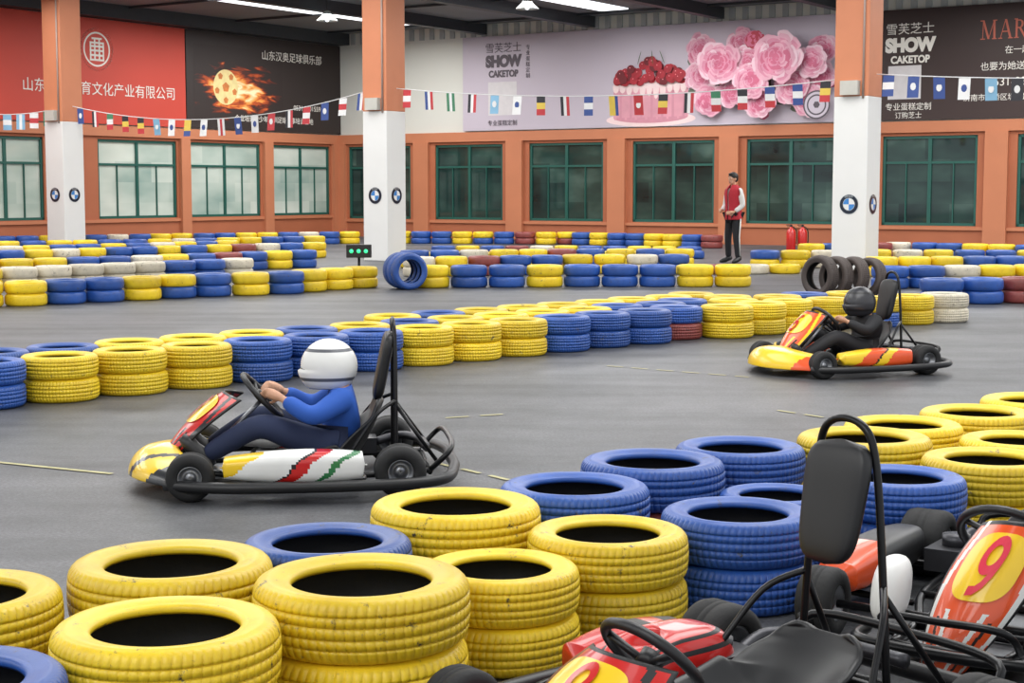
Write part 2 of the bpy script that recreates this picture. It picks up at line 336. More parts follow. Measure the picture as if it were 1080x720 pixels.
for i in range(84):
    cx=x+random.uniform(-1.02,1.02); cy=z+.38+random.uniform(-.04,.58)*(1-abs(cx-x)/1.4); pol.append((blob(cx,cy,.13,.12,12),2+(i%3==0))); pol.append((blob(cx-.03,cy+.04,.02,.016,8),5))
for q in(-.3,.1,.4): pol.append((blob(x+q,z+1.0,.012,.2,8,0,q),4))
flat('cherry_cake_print',pol,CK,o,base=.003,step=.0005)
PK=[mat('petal_deep',(196,98,128),.6,var=.3,scale=3),mat('petal_pink',(208,134,158),.6,var=.3,scale=3),mat('petal_light',(218,162,180),.6,var=.25,scale=3),mat('petal_white',(226,190,202),.6,var=.15,scale=3),mat('print_leaf',(104,112,98),.6),mat('rose_red',(172,50,70),.6)]
def flower(pol,px,py,rp,red=False):
    x,z,t=wp('R',px,py,.12); r=rp*t/FPX
    for k,(rad,cnt,si) in enumerate(((.82,13,.34),(.68,12,.30),(.54,11,.27),(.4,9,.23),(.26,7,.18),(.1,5,.13))):
        for i in range(cnt):
            a=2*math.pi*(i+.5*k)/cnt+random.uniform(-.3,.3); rd=rad*random.uniform(.84,1.1); cx=x+r*rd*math.cos(a); cy=z+r*rd*math.sin(a)*.92
            q=random.choice((0,5)) if red else min(3,max(0,int(round(2.5-k*.4+random.uniform(-1,1)))))
            rr=a+math.pi/2+random.uniform(-.3,.3)
            pol.append((blob(cx,cy,r*si,r*si*.66,12,.07,rr),q))
            pol.append((blob(cx-.14*r*si*math.cos(a),cy-.14*r*si*math.sin(a),r*si*.8,r*si*.42,10,.07,rr),q if q==5 else max(0,q-1)))
pol=[]
for i in range(34):
    x,z,t=wp('R',random.uniform(735,872),random.uniform(52,116),.12); pol.append((blob(x,z,.42,.2,16,.05,random.uniform(-1.2,1.2)),4 if i%3 else 0))
for f_ in ((740,52,18),(868,52,17),(740,80,18),(868,82,18),(784,46,17),(750,106,18),(856,106,18),(776,98,18),(840,92,20),(806,108,18),(862,66,18),(796,66,18)): flower(pol,*f_)
flower(pol,803,43,11,True); flower(pol,766,68,24); flower(pol,800,86,20); flower(pol,828,62,28)
flat('peony_bouquet_print',pol,PK,o,base=.003,step=.0003)
x,z,t=wp('R',876,112,.12); flat('round_emblem',[(blob(x,z,.36,.36,30),0),(blob(x,z,.32,.32,30),1),(blob(x,z,.26,.26,30),0),(blob(x,z,.22,.22,30),1),(blob(x,z,.09,.09,6),0)],[GR,BGP],o,base=.9)
BRB=mat('banner_brown_black',(54,38,36),.55,var=.25,scale=.5); o,s0,s1=banner('R',893,1250,BRB,'dark brown bakery banner with white logo lettering and Chinese address')
wt('R','雪芙芝士',960,31,12,WT,o,squeeze=1.05); wt('R','SHOW',960,48,18,WT,o,bold=.03,squeeze=.92); wt('R','CAKETOP',960,63,10,WT,o,bold=.01,squeeze=.9)
flat('blank_panel',[(rectpx('R',937,70,971,104),0)],[PALE],o,base=.003)
wt('R','专业蛋糕定制',958,113,8,WT,o); wt('R','订购芝士',958,122,7,WT,o)
RD=mat('banner_dull_red',(184,96,76),.6)
def seg(x0,y0,x1,y1,w): 
    return [(x0-w/2,y0),(x0+w/2,y0),(x1+w/2,y1),(x1-w/2,y1)]
def ser(x,y,w=.34): return [(x-w/2,y),(x+w/2,y),(x+w/2,y+.05),(x-w/2,y+.05)]
GLY={'M':(1.25,[seg(.17,0,.2,1,.05),seg(.2,1,.6,.02,.15),seg(.6,.02,1.0,1,.05),seg(1.03,0,1.0,1,.16),ser(.17,0),ser(1.03,0),ser(.14,.95,.3),ser(1.06,.95,.3)]),
 'A':(1.0,[seg(.12,0,.48,1,.05),seg(.86,0,.5,1,.16),ser(.12,0,.3),ser(.86,0,.34),[(.28,.34),(.72,.34),(.72,.4),(.28,.4)]]),
 'R':(1.0,[seg(.2,0,.2,1,.15),ser(.2,0),ser(.16,.95,.26),[(.2,.94),(.5,.94),(.66,.85),(.7,.72),(.66,.6),(.5,.5),(.2,.5),(.2,.56),(.46,.56),(.53,.64),(.55,.74),(.52,.83),(.44,.88),(.2,.88)],seg(.84,0,.45,.52,.16),ser(.86,0,.24)])}
x,z,t=wp('R',1034,42,.12); h=20*t/FPX; pol=[]
for ch in 'MARR':
    w_,ps=GLY[ch]; pol+=[([(x+a_*h*.72,z+b_*h) for a_,b_ in p],0) for p in ps]; x+=w_*h*.72+.03
flat('serif_lettering',pol,[RD],o,base=.003)
wt('R','在一起的日子',1060,53,8.5,WT,o,align='LEFT'); wt('R','也要为她送上芝士',1034,71,9,WT,o,align='LEFT'); wt('R','0531-88001591',1042,87,11.5,WT,o,align='LEFT'); wt('R','济南市天桥区堤口路174号',1016,104,7.4,WT,o,align='LEFT')
# ---------------- pillars
PW=mat('pillar_white_paint',(226,226,224),.55,var=.05,scale=2); PO=mat('pillar_salmon_paint',(204,130,94),.6,var=.1,scale=2)
EB=mat('emblem_blue',(60,130,200),.3); EK=mat('emblem_navy',(20,30,48),.3); ES=mat('emblem_silver',(190,196,200),.3,.5)
PIL=[]
for (px,py) in ((67,266),(405,276),(905,290)):
    g=ground(px,py-1); g.y+=.3; PIL.append(g)
    a=.31; M=Matrix.Translation((g.x,g.y,0))@Matrix([[ur.x,-ur.y,0,0],[ur.y,ur.x,0,0],[0,0,1,0],[0,0,0,1]])
    p=MB(); p.box(-a,a,-a,a,0,3.04,0); p.box(-a,a,-a,a,3.04,WTOP,1)
    po=mk('pillar',(p,[PW,PO]),M=M,label='square hall pillar, white below, salmon above, with round car emblems',cat='pillar',group='hall pillars')
    bevel(po,.012)
    for d,rot in (('A',0),('B',math.pi/2)):
        Mf=Matrix.Rotation(rot,4,'Z')@Matrix.Translation((0,-a-.004,1.33 if py<285 else 1.2))@Matrix.Rotation(math.pi/2,4,'X')
        r=.165; e=MB()
        def disc(r,off,mi,a0=0,a1=2*math.pi,n=32):
            vs=[(0,0,off)]+[(r*math.cos(a0+(a1-a0)*i/n),r*math.sin(a0+(a1-a0)*i/n),off) for i in range(n+1)]
            e.add(vs,[(0,i+1,i+2) for i in range(n)],mi,False)
        disc(r*1.05,.0,3);disc(r,.002,0)
        disc(r*.66,.004,3)
        for q in range(4): disc(r*.61,.006,1 if q%2 else 2,q*math.pi/2,(q+1)*math.pi/2,8)
        em=mk('round_emblem',(e,[EK,EB,PW,ES]),po,Mf)
        text('BMW',0,0,.085,ES,em,name='lettering',M=Matrix.Translation((0,r*.8,.008))@Matrix.Diagonal((.8,.7,1,1)))
    bx=MB(); bx.box(-.16,.16,-a-.12,-a,3.06,3.3,0); bb=mk('control_box',(bx,[mat('box_grey',(190,188,180),.5)]),po)
    bx=MB(); bx.tube([(.22,-a-.02,3.0),(.22,-a-.02,WTOP-.05)],.02,8); mk('conduit',(bx,[mat('conduit_grey',(170,150,140),.5)]),po)
# ---------------- bunting
FC=[mat('flag_'+k,v,.7) for k,v in (('white',(226,226,226)),('red',(190,60,66)),('blue',(60,82,144)),('yellow',(222,192,84)),('green',(70,130,98)),('sky',(130,176,206)),('black',(48,48,54)))]
pats=[(1,0,1),(2,0,1),(4,0,1),(6,3,1),(0,2,0),(4,0,4),(5,0,5),(2,3,2),(1,1,1),(3,3,2),(2,2,2),(4,0,3),(6,0,1),(5,5,5),(2,0,2),(0,1,0),(5,5,5),(1,1,1),(2,2,2),(0,0,0)]
def bunting(P0,P1,sag,n,pp=None,w=.2,h=.36):
    st=MB(); N=24
    def at(u): p=P0.lerp(P1,u); p.z-=sag*4*u*(1-u); return p
    st.tube([at(i/N) for i in range(N+1)],.01,6)
    so=mk('bunting',(st,[FC[0]]),label='string of small rectangular national flags strung between pillars',cat='bunting',group='flag strings')
    t=(P1-P0).normalized()
    for i in range(n):
        u=(i+.5)/n; p=at(u); f=MB(); pt=random.choice(pp or pats); hor=random.random()<.6
        nn=Vector((t.y,-t.x,0)); sw=random.uniform(-.06,.06)
        for k in range(3):
            if hor: q=[(-w/2,-h*k/3),(w/2,-h*k/3),(w/2,-h*(k+1)/3),(-w/2,-h*(k+1)/3)]
            else: q=[(-w/2+w*k/3,0),(-w/2+w*(k+1)/3,0),(-w/2+w*(k+1)/3,-h),(-w/2+w*k/3,-h)]
            f.add([p+t*a+Vector((0,0,b-.008))+nn*(sw*(-b)/h) for a,b in q],[(0,1,2,3)],pt[k],False)
        if pt[0]==pt[1]==pt[2]:
            cc=p+Vector((0,0,-h*.5))+nn*(sw*.5); 
            for sg in(-1,1): f.add([cc+t*(.05*math.cos(q*math.pi/5))+Vector((0,0,.065*math.sin(q*math.pi/5)))+nn*(.006*sg) for q in range(10)],[tuple(range(10))],0 if pt[0] else 2,False)
        mk('flag',(f,FC),so)
def pt(i,side,z,dx=0): g=PIL[i]; return Vector((g.x,g.y,z))+ur*side*.33
bunting(pt(0,1,3.4),pt(1,-1,3.5),.45,18)
bunting(pt(1,1,3.5),pt(2,-1,3.36),.22,18,w=.19,h=.36)
g=PIL[2]+ur*9.5; bunting(pt(2,1,3.42),Vector((g.x,g.y,3.4)),.2,21,[(2,2,2),(6,6,6),(5,5,5),(0,0,0),(4,4,4),(0,6,0),(2,0,2)])
sP=(PIL[0]-Ccor).dot(ur); g=PIL[0]-ur*(sP-.2)-ul*1.5; bunting(Vector((g.x,g.y,3.4)),pt(0,-1,3.35),.15,8)
# ---------------- tyres
def tyre_mesh(name,paint,hi=True):
    if hi:
        half=[(.186,.060),(.188,.070),(.195,.0755),(.204,.0765),(.209,.078),(.224,.083),(.242,.0858),(.252,.0856),(.2535,.0846),(.262,.0830),(.271,.078),(.279,.070),(.284,.061),(.2865,.052),(.287,.045),(.2835,.0445),(.2835,.041),(.288,.0405),(.2895,.018),(.286,.0175),(.286,.0135),(.29,.013)]
        inner=[(.190,.052),(.212,.068),(.245,.072),(.270,.05),(.276,.02)]
    else:
        half=[(.187,.060),(.197,.074),(.222,.082),(.244,.086),(.262,.082),(.279,.068),(.287,.048),(.29,.02)]
        inner=[(.192,.048),(.24,.066),(.274,.03)]
    prof=half+[(r,-z) for r,z in reversed(half)]; K=len(prof)
    prof+= [(r,-z) for r,z in inner]+[(r,z) for r,z in reversed(inner)]
    P=len(prof)
    angs=[]
    if hi:
        B=72
        for b in range(B):
            for q,g in ((0,0),(.80,0),(.84,1),(.96,1)): angs.append(((b+q)/B*2*math.pi,g))
    else: angs=[(2*math.pi*i/36,0) for i in range(36)]
    vs=[]
    for a,g in angs:
        for j,(r,z) in enumerate(prof):
            if g and j<K and abs(z)>.046 and r>.275: r-=.0022
            if g and j<K and abs(z)<=.046: r-=.0014
            sk=a+(abs(z)*.5 if (hi and j<K and r>.27) else 0)
            vs.append((r*math.cos(sk),r*math.sin(sk),z))
    A_=MB(); n=len(angs)
    A_.v=vs
    for i in range(n):
        k=(i+1)%n
        for j in range(P):
            l=(j+1)%P; A_.f.append([i*P+j,k*P+j,k*P+l,i*P+l]); A_.m.append(0 if (j<K+1 or j==P-1) else 1); A_.s.append(True)
    return A_.mesh(name,[paint,RUB])
THI={c:tyre_mesh('tyre_detailed_'+CN[c][:4],PAINT[c],True) for c in PAINT}
TLO={c:tyre_mesh('tyre_plain_'+CN[c][:4],PAINT[c],False) for c in PAINT}
ST=[]
def stack_px(cx,ytop,w,cols,g='foreground barrier'):
    r=(ytop-200)/FPX; yc=ytop+.40*w*r
    k=1.0
    for i in range(30):
        P=ground(cx,yc,.344*k); dep=(P-CAMP).dot(Fv); k=.6*k+.4*(w*dep/FPX/.58)
    ST.append(dict(x=P.x,y=P.y,k=k,c=cols,g='near tyre barrier'))
for e in [(-10,672,250,'bb'),(172,628,240,'yy'),(-12,598,212,'yy'),(171,574,217,'yy'),(343,552,180,'bb'),(367,583,229,'yy'),(482,515,181,'yy'),(523,580,170,'yy'),
 (607,498,160,'bb'),(642,544,171,'yy'),(713,475,154,'rb'),(756,527,165,'bb'),(802,459,137,'bb'),(826,506,120,'bb'),(893,450,142,'yy'),(963,438,125,'yy'),(1035,425,120,'yy'),(1070,453,125,'yy'),
 (1014,475,145,'yy'),(945,487,142,'bb'),(1085,415,118,'yy')]:
    stack_px(*e)
d1=Vector((4.66,4.4,0)).normalized(); n1=Vector((-d1.y,d1.x,0)); P0=Vector((-3.08,11.0,0)); SPC=.534
cols="bb"+"yyybbbyyybbbb"
for i,c in enumerate(cols):
    p=P0+d1*SPC*(i-2); ST.append(dict(x=p.x,y=p.y,k=.915,c=('r' if i==14 else c)+c,g='middle tyre barrier'))
c2="bbbbyyybybyyyybbby"
for i,c in enumerate(c2):
    p=P0+d1*SPC*(i-2.4)+n1*.56; ST.append(dict(x=p.x,y=p.y,k=.915,c=c+c,g='middle tyre barrier'))
c3="yyyyyyybyyyyyyy"
for i,c in enumerate(c3):
    p=P0+d1*SPC*(i+1.2)+n1*1.12
    if i>5: ST.append(dict(x=p.x,y=p.y,k=.915,c=c+c,g='middle tyre barrier'))
def row(path,cols,k=.95,g='distant tyre barrier',double=False,spc=None,hts=2):
    pts=[ground(a,b) for a,b in path]; pts=[Vector((p.x,p.y+.27,0)) for p in pts]
    sp=spc or .58*k*1.005; i=0; carry=0
    for a,b in zip(pts,pts[1:]):
        L=(b-a).length; d=(b-a).normalized(); t=carry
        while t<L:
            p=a+d*t; c=cols[i%len(cols)]; i+=1; t+=sp
            cc=random.choice(cols) if random.random()<.15 else c
            ST.append(dict(x=p.x,y=p.y,k=k,c=''.join([cc]+[c]*(hts-1)),g=g))
        carry=t-L
row([(765,357),(850,349),(925,346),(1000,341)],"yyyyyywwbb",.915,'middle tyre barrier')
row([(770,346),(850,341),(930,338)],"yybyyw",.915,'middle tyre barrier')
row([(-20,325),(10,324),(205,314),(285,311),(395,303)],"yybbyybybyyyby",.9)
row([(458,304),(620,303),(800,303)],"ybbybbbyyw",.95)
row([(-20,308),(150,299),(250,294)],"ywwwwwbbwy",.95)
row([(-20,296),(150,290),(330,282)],"yyybbwybrbybwyb",.95)
row([(-20,284),(170,277),(330,272)],"bbywybbybyrwby",.95)
row([(-20,278),(170,272),(250,269)],"ywybbybwybyy",.95)
row([(-20,271),(180,267),(345,263)],"bybyybbywbyyb",.95)
row([(-20,264),(180,260),(384,257)],"ybbyybwby",.95)
row([(425,257),(600,258),(750,262)],"ybbyybryyb",.95)
row([(470,267),(600,267),(745,268)],"bybrwybbyy",.95,hts=1)
row([(445,292),(620,289),(720,289)],"wyrbbyywbyrb",.95)
row([(730,290),(840,289)],"yrwy",.95,hts=1)
row([(440,283),(620,281),(735,281)],"bbwyyrbybyw",.95)
row([(810,283),(880,283)],"byw",.95)
row([(450,275),(620,274),(745,273)],"ybyrwbbyy",.95,hts=1)
row([(860,274),(960,272),(1100,276)],"ybyrwbbyyb",.95)
row([(945,305),(1100,303)],"bbwyyrbbb",.95)
row([(935,292),(1100,291)],"yyybbwrb",.95)
row([(930,282),(1100,283)],"ywybbyyb",.95)
row([(1000,322),(1100,320)],"bbrrbb",.95)
SL=ground(388,297); SL=Vector((SL.x-.05,SL.y-.9,0))
for it in range(120):
    for i in range(len(ST)):
        a=ST[i]
        for j in range(i+1,len(ST)):
            b=ST[j]; dx=b['x']-a['x']; dy=b['y']-a['y']; mn=.29*(a['k']+b['k'])+.018
            if abs(dx)<mn and abs(dy)<mn:
                d=math.hypot(dx,dy)
                if d<mn:
                    if d<1e-4: dx,dy,d=.01,.01,.0141
                    q=(mn-d)/2/d; a['x']-=dx*q;a['y']-=dy*q;b['x']+=dx*q;b['y']+=dy*q
    for s in ST:
        for g in PIL:
            dx=s['x']-g.x; dy=s['y']-g.y; d=math.hypot(dx,dy)
            if d<.74: s['x']=g.x+dx/d*.74; s['y']=g.y+dy/d*.74
        dx=s['x']-SL.x; dy=s['y']-SL.y; d=math.hypot(dx,dy)
        if d<.5: s['x']=SL.x+dx/d*.5; s['y']=SL.y+dy/d*.5
ok=[]
for s in ST:
    v=Vector((s['x'],s['y'],0))-Ccor
    if v.dot(ur)>.5 and -v.dot(ul)>.5: ok.append(s)
ST=ok
TY=[]
for s in ST:
    px=540+s['x']/s['y']*FPX; w=.29*s['k']/s['y']*FPX
    vis=-w<px<1080+w
    for l,c in enumerate(s['c']):
        TY.append((math.hypot(s['x'],s['y'])+(0 if vis else 500),s,l,c))
TY.sort(key=lambda t:t[0])
stuff=MB(); order='ybwrk'
lowv=([v.co.copy() for v in TLO['y'].vertices],[(tuple(p.vertices),p.material_index) for p in TLO['y'].polygons])
NI=292
for idx,(d,s,l,c) in enumerate(TY):
    k=s['k']; z=.086*k+.1725*k*l; jx=random.uniform(-.005,.005) if l else 0; jy=random.uniform(-.005,.005) if l else 0
    M=Matrix.Translation((s['x']+jx,s['y']+jy,z))@Matrix.Rotation(random.uniform(0,6.28),4,'Z')@Matrix.Scale(k,4)
    if idx<NI:
        pos='stacked on another in a barrier' if l else 'at the bottom of a barrier'
        mk('tyre',THI[c] if d<20 else TLO[c],M=M,label='%s car tyre %s'%(CN[c],pos),cat='tyre',group=s['g'])
    else:
        vs,fs=lowv; o=len(stuff.v); stuff.v+=[tuple(M@v) for v in vs]
        for f,mi in fs: stuff.f.append([q+o for q in f]); stuff.m.append(order.index(c) if mi==0 else 5); stuff.s.append(True)
so=mk('tyre_barrier',(stuff,[PAINT[c] for c in order]+[RUB]),label='rows of distant painted tyre stacks lining the far track',cat='tyres',kind='stuff')
print('TYRES',len(TY))
def standing(p,k,c,yaw,lean=0,label='blue-painted car tyre standing upright on its tread'):
    M=Matrix.Translation((p.x,p.y,.29*k*math.cos(lean)+.086*k*abs(math.sin(lean))))@Matrix.Rotation(yaw,4,'Z')@Matrix.Rotation(math.pi/2-lean,4,'X')@Matrix.Scale(k,4)
    mk('tyre',THI[c],M=M,label=label,cat='tyre',group='upright tyres')
p=ground(431,306); p.y+=.1
for i in range(3): standing(p+Vector((-.07*i,.165*i,0)),.93,'b',.38)
p=ground(866,314); p.y+=.1
for i in range(4):
    standing(p+Vector((.225*i,.03*(i%2),0)),(.98,.95,.95,.92)[i],'k',(-.9,-1.0,-1.1,-1.0)[i],(.05,.08,.05,.1)[i],label='worn unpainted tyre standing upright beside the barrier')
# ---------------- floor lines
LN=mat('worn_line_paint',(172,166,124),.7,var=.3,scale=10)
k=20
for (a,b,w) in (((-30,485),(118,500),.035),((470,441),(532,437),.03),((432,482),(560,512),.03),((820,433),(905,446),.03),((640,386),(790,398),.03)):
    p=ground(*a);q=ground(*b); d=(q-p).normalized(); nn=Vector((-d.y,d.x,0))*w/2; m_=MB(); L=(q-p).length; t=0
    while t<L:
        e=min(L,t+.16); p1=p+d*t; p2=p+d*e; m_.add([p1-nn+up*.004,p2-nn+up*.004,p2+nn+up*.004,p1+nn+up*.004],[(0,1,2,3)],0,False); t+=.24 if w<.034 else .161
    k+=1; mk('trim_%d'%(k+20),(m_,[LN]),kind='structure')
# ---------------- kart
def bez(pts,n=6):
    P=[Vector(p) for p in pts]; out=[]
    for i in range(len(P)-1):
        p0=P[max(0,i-1)];p1=P[i];p2=P[i+1];p3=P[min(len(P)-1,i+2)]
        for j in range(n):
            t=j/n; out.append(.5*((2*p1)+(-p0+p2)*t+(2*p0-5*p1+4*p2-p3)*t*t+(-p0+3*p1-3*p2+p3)*t**3))
    out.append(P[-1]); return out
def digit_paths(ch):
    c=[(.26*math.cos(a),.27*math.sin(a)) for a in [i*math.pi/10 for i in range(21)]]
    if ch=='8': return [[(x*.9,y*.85+.24) for x,y in c],[(x,y*.95-.24) for x,y in c]]
    nine=[[(x,y+.2) for x,y in c],[(.26,.2),(.255,.05),(.22,-.14),(.14,-.32),(.0,-.43),(-.2,-.45)]]
    if ch=='6': nine=[[(-x,-y) for x,y in p] for p in nine]
    return nine
GRNP=mat('green_gloss',(46,120,70),.3,coat=.4)
def kart(x,y,hd,label,nose,nose2,fair,fair2,pod,pod2,seat_top=.5,number=None,sc=1.0,hoop=0,zb=.17,zt=.53,stz=.44,stx=.17,headrest=False,numcol=None,nosecone=True,steep=.30,hr_h=.36,hr_w=.112,fw=1.0,lean=0.0,podlen=1.0,cover=None,pod3=None,nh=.14,fx=.70):
    e=bpy.data.objects.new('go_kart',None); COL.objects.link(e); ang=math.atan2(hd[1],hd[0])
    e.matrix_basis=Matrix.Translation((x,y,0))@Matrix.Rotation(ang,4,'Z')@Matrix.Scale(sc,4)
    e['label']=label; e['category']='go-kart'
    a=MB()
    for s in(-1,1):
        a.tube(bez([(-.66,.3*s,.09),(-.3,.33*s,.075),(.1,.3*s,.075),(.42,.2*s,.075),(.72,.17*s,.08)]),.015)
        a.tube(bez([(-.32,.33*s,.08),(-.3,.52*s,.085),(0,.6*s,.085),(.2,.55*s,.085),(.24,.28*s,.085)]),.012)
    for xx,w in((-.66,.3),(-.3,.33),(.1,.3),(.48,.19),(.72,.17)): a.tube([(xx,-w,.08),(xx,w,.08)],.014)
    a.tube([(-.5,-.52,.125),(-.5,.52,.125)],.016); a.tube([(.5,-.44,.115),(.5,.44,.115)],.014)
    mk('frame',(a,[BLKM]),e)
    a=MB(); a.box(-.28,.7,-.22,.22,.055,.065); mk('floor_tray',(a,[STEEL]),e)
    a=MB(); a.tube(bez([(.62,-.5,.08),(.3,-.62,.08),(-.3,-.63,.08),(-.68,-.58,.09),(-.78,-.3,.1),(-.79,0,.1),(-.78,.3,.1),(-.68,.58,.09),(-.3,.63,.08),(.3,.62,.08),(.62,.5,.08)]),.028,12); mk('side_bumper',(a,[BLK]),e)
    a=MB(); a.tube(bez([(-.66,-.34,.1),(-.76,-.34,.2),(-.78,0,.215),(-.76,.34,.2),(-.66,.34,.1)]),.014); mk('rear_bumper',(a,[BLKM]),e)
    for wx,wy,r,w in((.5,.49,.115,.12),(.5,-.49,.115,.12),(-.5,.49,.125,.17),(-.5,-.49,.125,.17)):
        M=Matrix.Translation((wx,wy,r))@Matrix.Rotation(math.pi/2,4,'X')
        a=MB(); h=w/2; pr=[(r*.5,h*.8),(r*.56,h),(r*.8,h),(r*.95,h*.86),(r,h*.6),(r,h*.22),(r*.985,h*.2),(r*.985,h*.12),(r,h*.1)]
        a.revolve(pr+[(q,-z) for q,z in reversed(pr)],40); W=mk('wheel',(a,[RUB]),e,M)
        a=MB(); pr=[(r*.02,h*.5),(r*.2,h*.55),(r*.22,h*.35),(r*.38,h*.3),(r*.45,h*.82),(r*.51,h*.84),(r*.51,h*.7)]
        a.revolve(pr,28); a.revolve([(q,-z) for q,z in pr],28); a.revolve([(r*.5,h*.8),(r*.45,0),(r*.5,-h*.8)],28); mk('rim',(a,[STEEL]),W)
    if nosecone:
        a=MB()
        def nf(u,v):
            y_=(u-.5)*.98; t=abs(u-.5)*2; back=.24*t**2.2
            ph=v*math.pi*.62; X=.70+.14*math.cos(ph)-back-(.14*max(0,v-.6)); Z=.07+nh*math.sin(ph)*(1-.3*t**2)+.035*(1-t)*v
            return (X,y_,Z)
        a.grid(nf,72,30,0,lambda u,v:1 if abs(u-.5)>.36+.08*v else (2 if .15<abs(u-.5)-.1*v<.2 else 0))
        o=mk('nose_fairing',(a,[nose,nose2,fair2]),e); solid(o,.012)
    else:
        a=MB(); a.tube(bez([(.6,-.3,.08),(.76,-.26,.09),(.8,0,.09),(.76,.26,.09),(.6,.3,.08)]),.018)
        a.tube(bez([(.66,-.2,.09),(.78,-.18,.18),(.8,0,.19),(.78,.18,.18),(.66,.2,.09)]),.012)
        a.tube(bez([(.62,.2,.09),(.6,.24,.3),(.45,.24,.42),(.3,.2,.3)]),.012)
        mk('front_bumper',(a,[BLKM]),e)
        a=MB()
        def wpn(u,v):
            th=u*2*math.pi; ph=v*math.pi; ce=lambda q,p_:math.copysign(abs(q)**p_,q)
            return (.50+.08*ce(math.sin(ph),.7)*math.cos(th)-.04*math.cos(ph),-.26+.06*ce(math.sin(ph),.7)*math.sin(th),.19+.10*ce(math.cos(ph),.8))
        a.grid(wpn,24,16); o=mk('fuel_tank',(a,[WHT]),e)
    a=MB()
    def sf(u,v):
        w=(.10+.085*math.sin(v*math.pi*.75))*fw; y_=(u-.5)*2*w+lean*(v-.3); t=abs(u-.5)*2
        return (fx-steep*v-.09*t*t*fw+.03*math.sin(v*math.pi),y_,zb+(zt-zb)*v-.03*t*t*v)
    def sm_(u,v):
        q=abs(u-.5)*2
        if v<.42 and abs(q-.25-.5*v)<.06: return 1
        if v<.36 and abs(q-.48-.5*v)<.045: return 2
        if abs(q-.80-.1*math.sin(v*4))<.055: return 1
        if q>.95 or v>.97: return 2
        return 0
    a.grid(sf,72,72,0,sm_)
    o=mk('number_fairing',(a,[fair,fair2,BLK]),e); solid(o,.01)
    a=MB()
    def off(p,d): 
        n_=Vector((zt-zb,0,steep)).normalized()*d; return Vector(p)+n_
    def sp(u,v):
        th=u*2*math.pi; ce=lambda q:math.copysign(abs(q)**.6,q); uu=.5+.33*v*ce(math.cos(th)); vv=.70+.22*v*ce(math.sin(th)); return off(sf(uu,vv),.006)
    a.grid(sp,36,5); po=mk('number_plate',(a,[YELP]),e)
    if number:
        a=MB(); H_=.36
        for path in digit_paths(number):
            P=[Vector((p[0],p[1])) for p in path]; vs=[]
            for i,p in enumerate(P):
                t_=(P[min(i+1,len(P)-1)]-P[max(i-1,0)])
                if (P[0]-P[-1]).length<1e-4 and i in(0,len(P)-1): t_=P[1]-P[-2]
                t_.normalize(); nn=Vector((-t_.y,t_.x))*.085
                for q in (p-nn,p+nn):
                    qx=q.x*.85+q.y*.12
                    vs.append(off(sf(.5+qx*.36/fw*.95*min(1,fw+.2),.70+q.y*H_),.013))
            a.add(vs,[(2*i,2*i+1,2*i+3,2*i+2) for i in range(len(P)-1)],0,False)
        mk('lettering',(a,[numcol or REDP]),po)
    for s in(-1,1):
        a=MB()
        def pf(u,v):
            X=-.34+.70*u*podlen; th=v*2*math.pi; wz=.08*(.7+.3*math.sin(u*math.pi))*(1.1-.25*u); wy=.09*(.75+.25*math.sin(u*math.pi))
            if u<.02 or u>.98: wz*=.05; wy*=.05
            ce=lambda q:math.copysign(abs(q)**.6,q)
            return (X,s*(.51)+wy*ce(math.cos(th)),.16+wz*ce(math.sin(th)))
        def pm(u,v):
            q=u+.16*math.sin(v*6.28)
            if pod3: return 1 if .40<q<.5 else 2 if q>.86 else 4 if .2<q<.26 else 3 if .5<=q<.52 else 0
            return 1 if .36<q<.5 else 2 if q>.74 else 3 if .5<=q<.53 else 0
        a.grid(pf,64,48,0,pm); mk('side_pod',(a,[pod,pod2,nose,BLK,pod3 or pod]),e)
    a=MB(); ST_=seat_top
    path=bez([(.06,0,.12),(-.08,0,.09),(-.22,0,.1),(-.31,0,.17),(-.36,0,.17+(ST_-.17)*.35),(-.4,0,.17+(ST_-.17)*.7),(-.43,0,ST_)],4)
    def se(u,v):
        f=v*(len(path)-1); i=min(int(f),len(path)-2); p=path[i].lerp(path[i+1],f-i); q=(u-.5)*2
        w=.185-.05*max(0,v-.72)/.28
        if v>.93: w*=math.sqrt(max(.02,1-((v-.93)/.07)**2))*.35+.65
        wing=.10*abs(q)**3*(math.sin(min(1,v*1.25)*math.pi)**.7 if v<.8 else 0)+.03*abs(q)**2
        t=min(1,max(0,(v-.3)/.25)); return (p.x+wing*t,q*w,p.z+wing*(1-t))
    a.grid(se,14,28); o=mk('seat',(a,[BLK]),e); solid(o,.022,sub=1)
    M=Matrix.Translation((stx,0,stz))@Matrix.Rotation(math.radians(-48),4,'Y')
    a=MB(); a.tube([(.14*math.cos(i*math.pi/18),.14*math.sin(i*math.pi/18)*1.05,0) for i in range(36)],.015,10,0,True)
    for q in(0.5,2.64,4.71): a.tube([(0,0,-.02),(.135*math.sin(q),.14*math.cos(q),0)],.011)
    a.cyl((0,0,-.03),(0,0,.012),.035); W=mk('steering_wheel',(a,[BLK]),e,M)
    a=MB(); a.tube([(stx,0,stz-.02),(.47,0,.12)],.012); mk('steering_column',(a,[STEEL]),e)
    a=MB(); a.box(-.42,-.2,-.4,-.24,.09,.17); a.cyl((-.31,-.32,.17),(-.31,-.32,.21),.05)
    a.tube(bez([(-.42,-.33,.14),(-.55,-.34,.17),(-.64,-.2,.17),(-.66,.1,.17)]),.022)
    mk('engine',(a,[mat('engine_dark',(70,70,74),.4,.7)]),e)
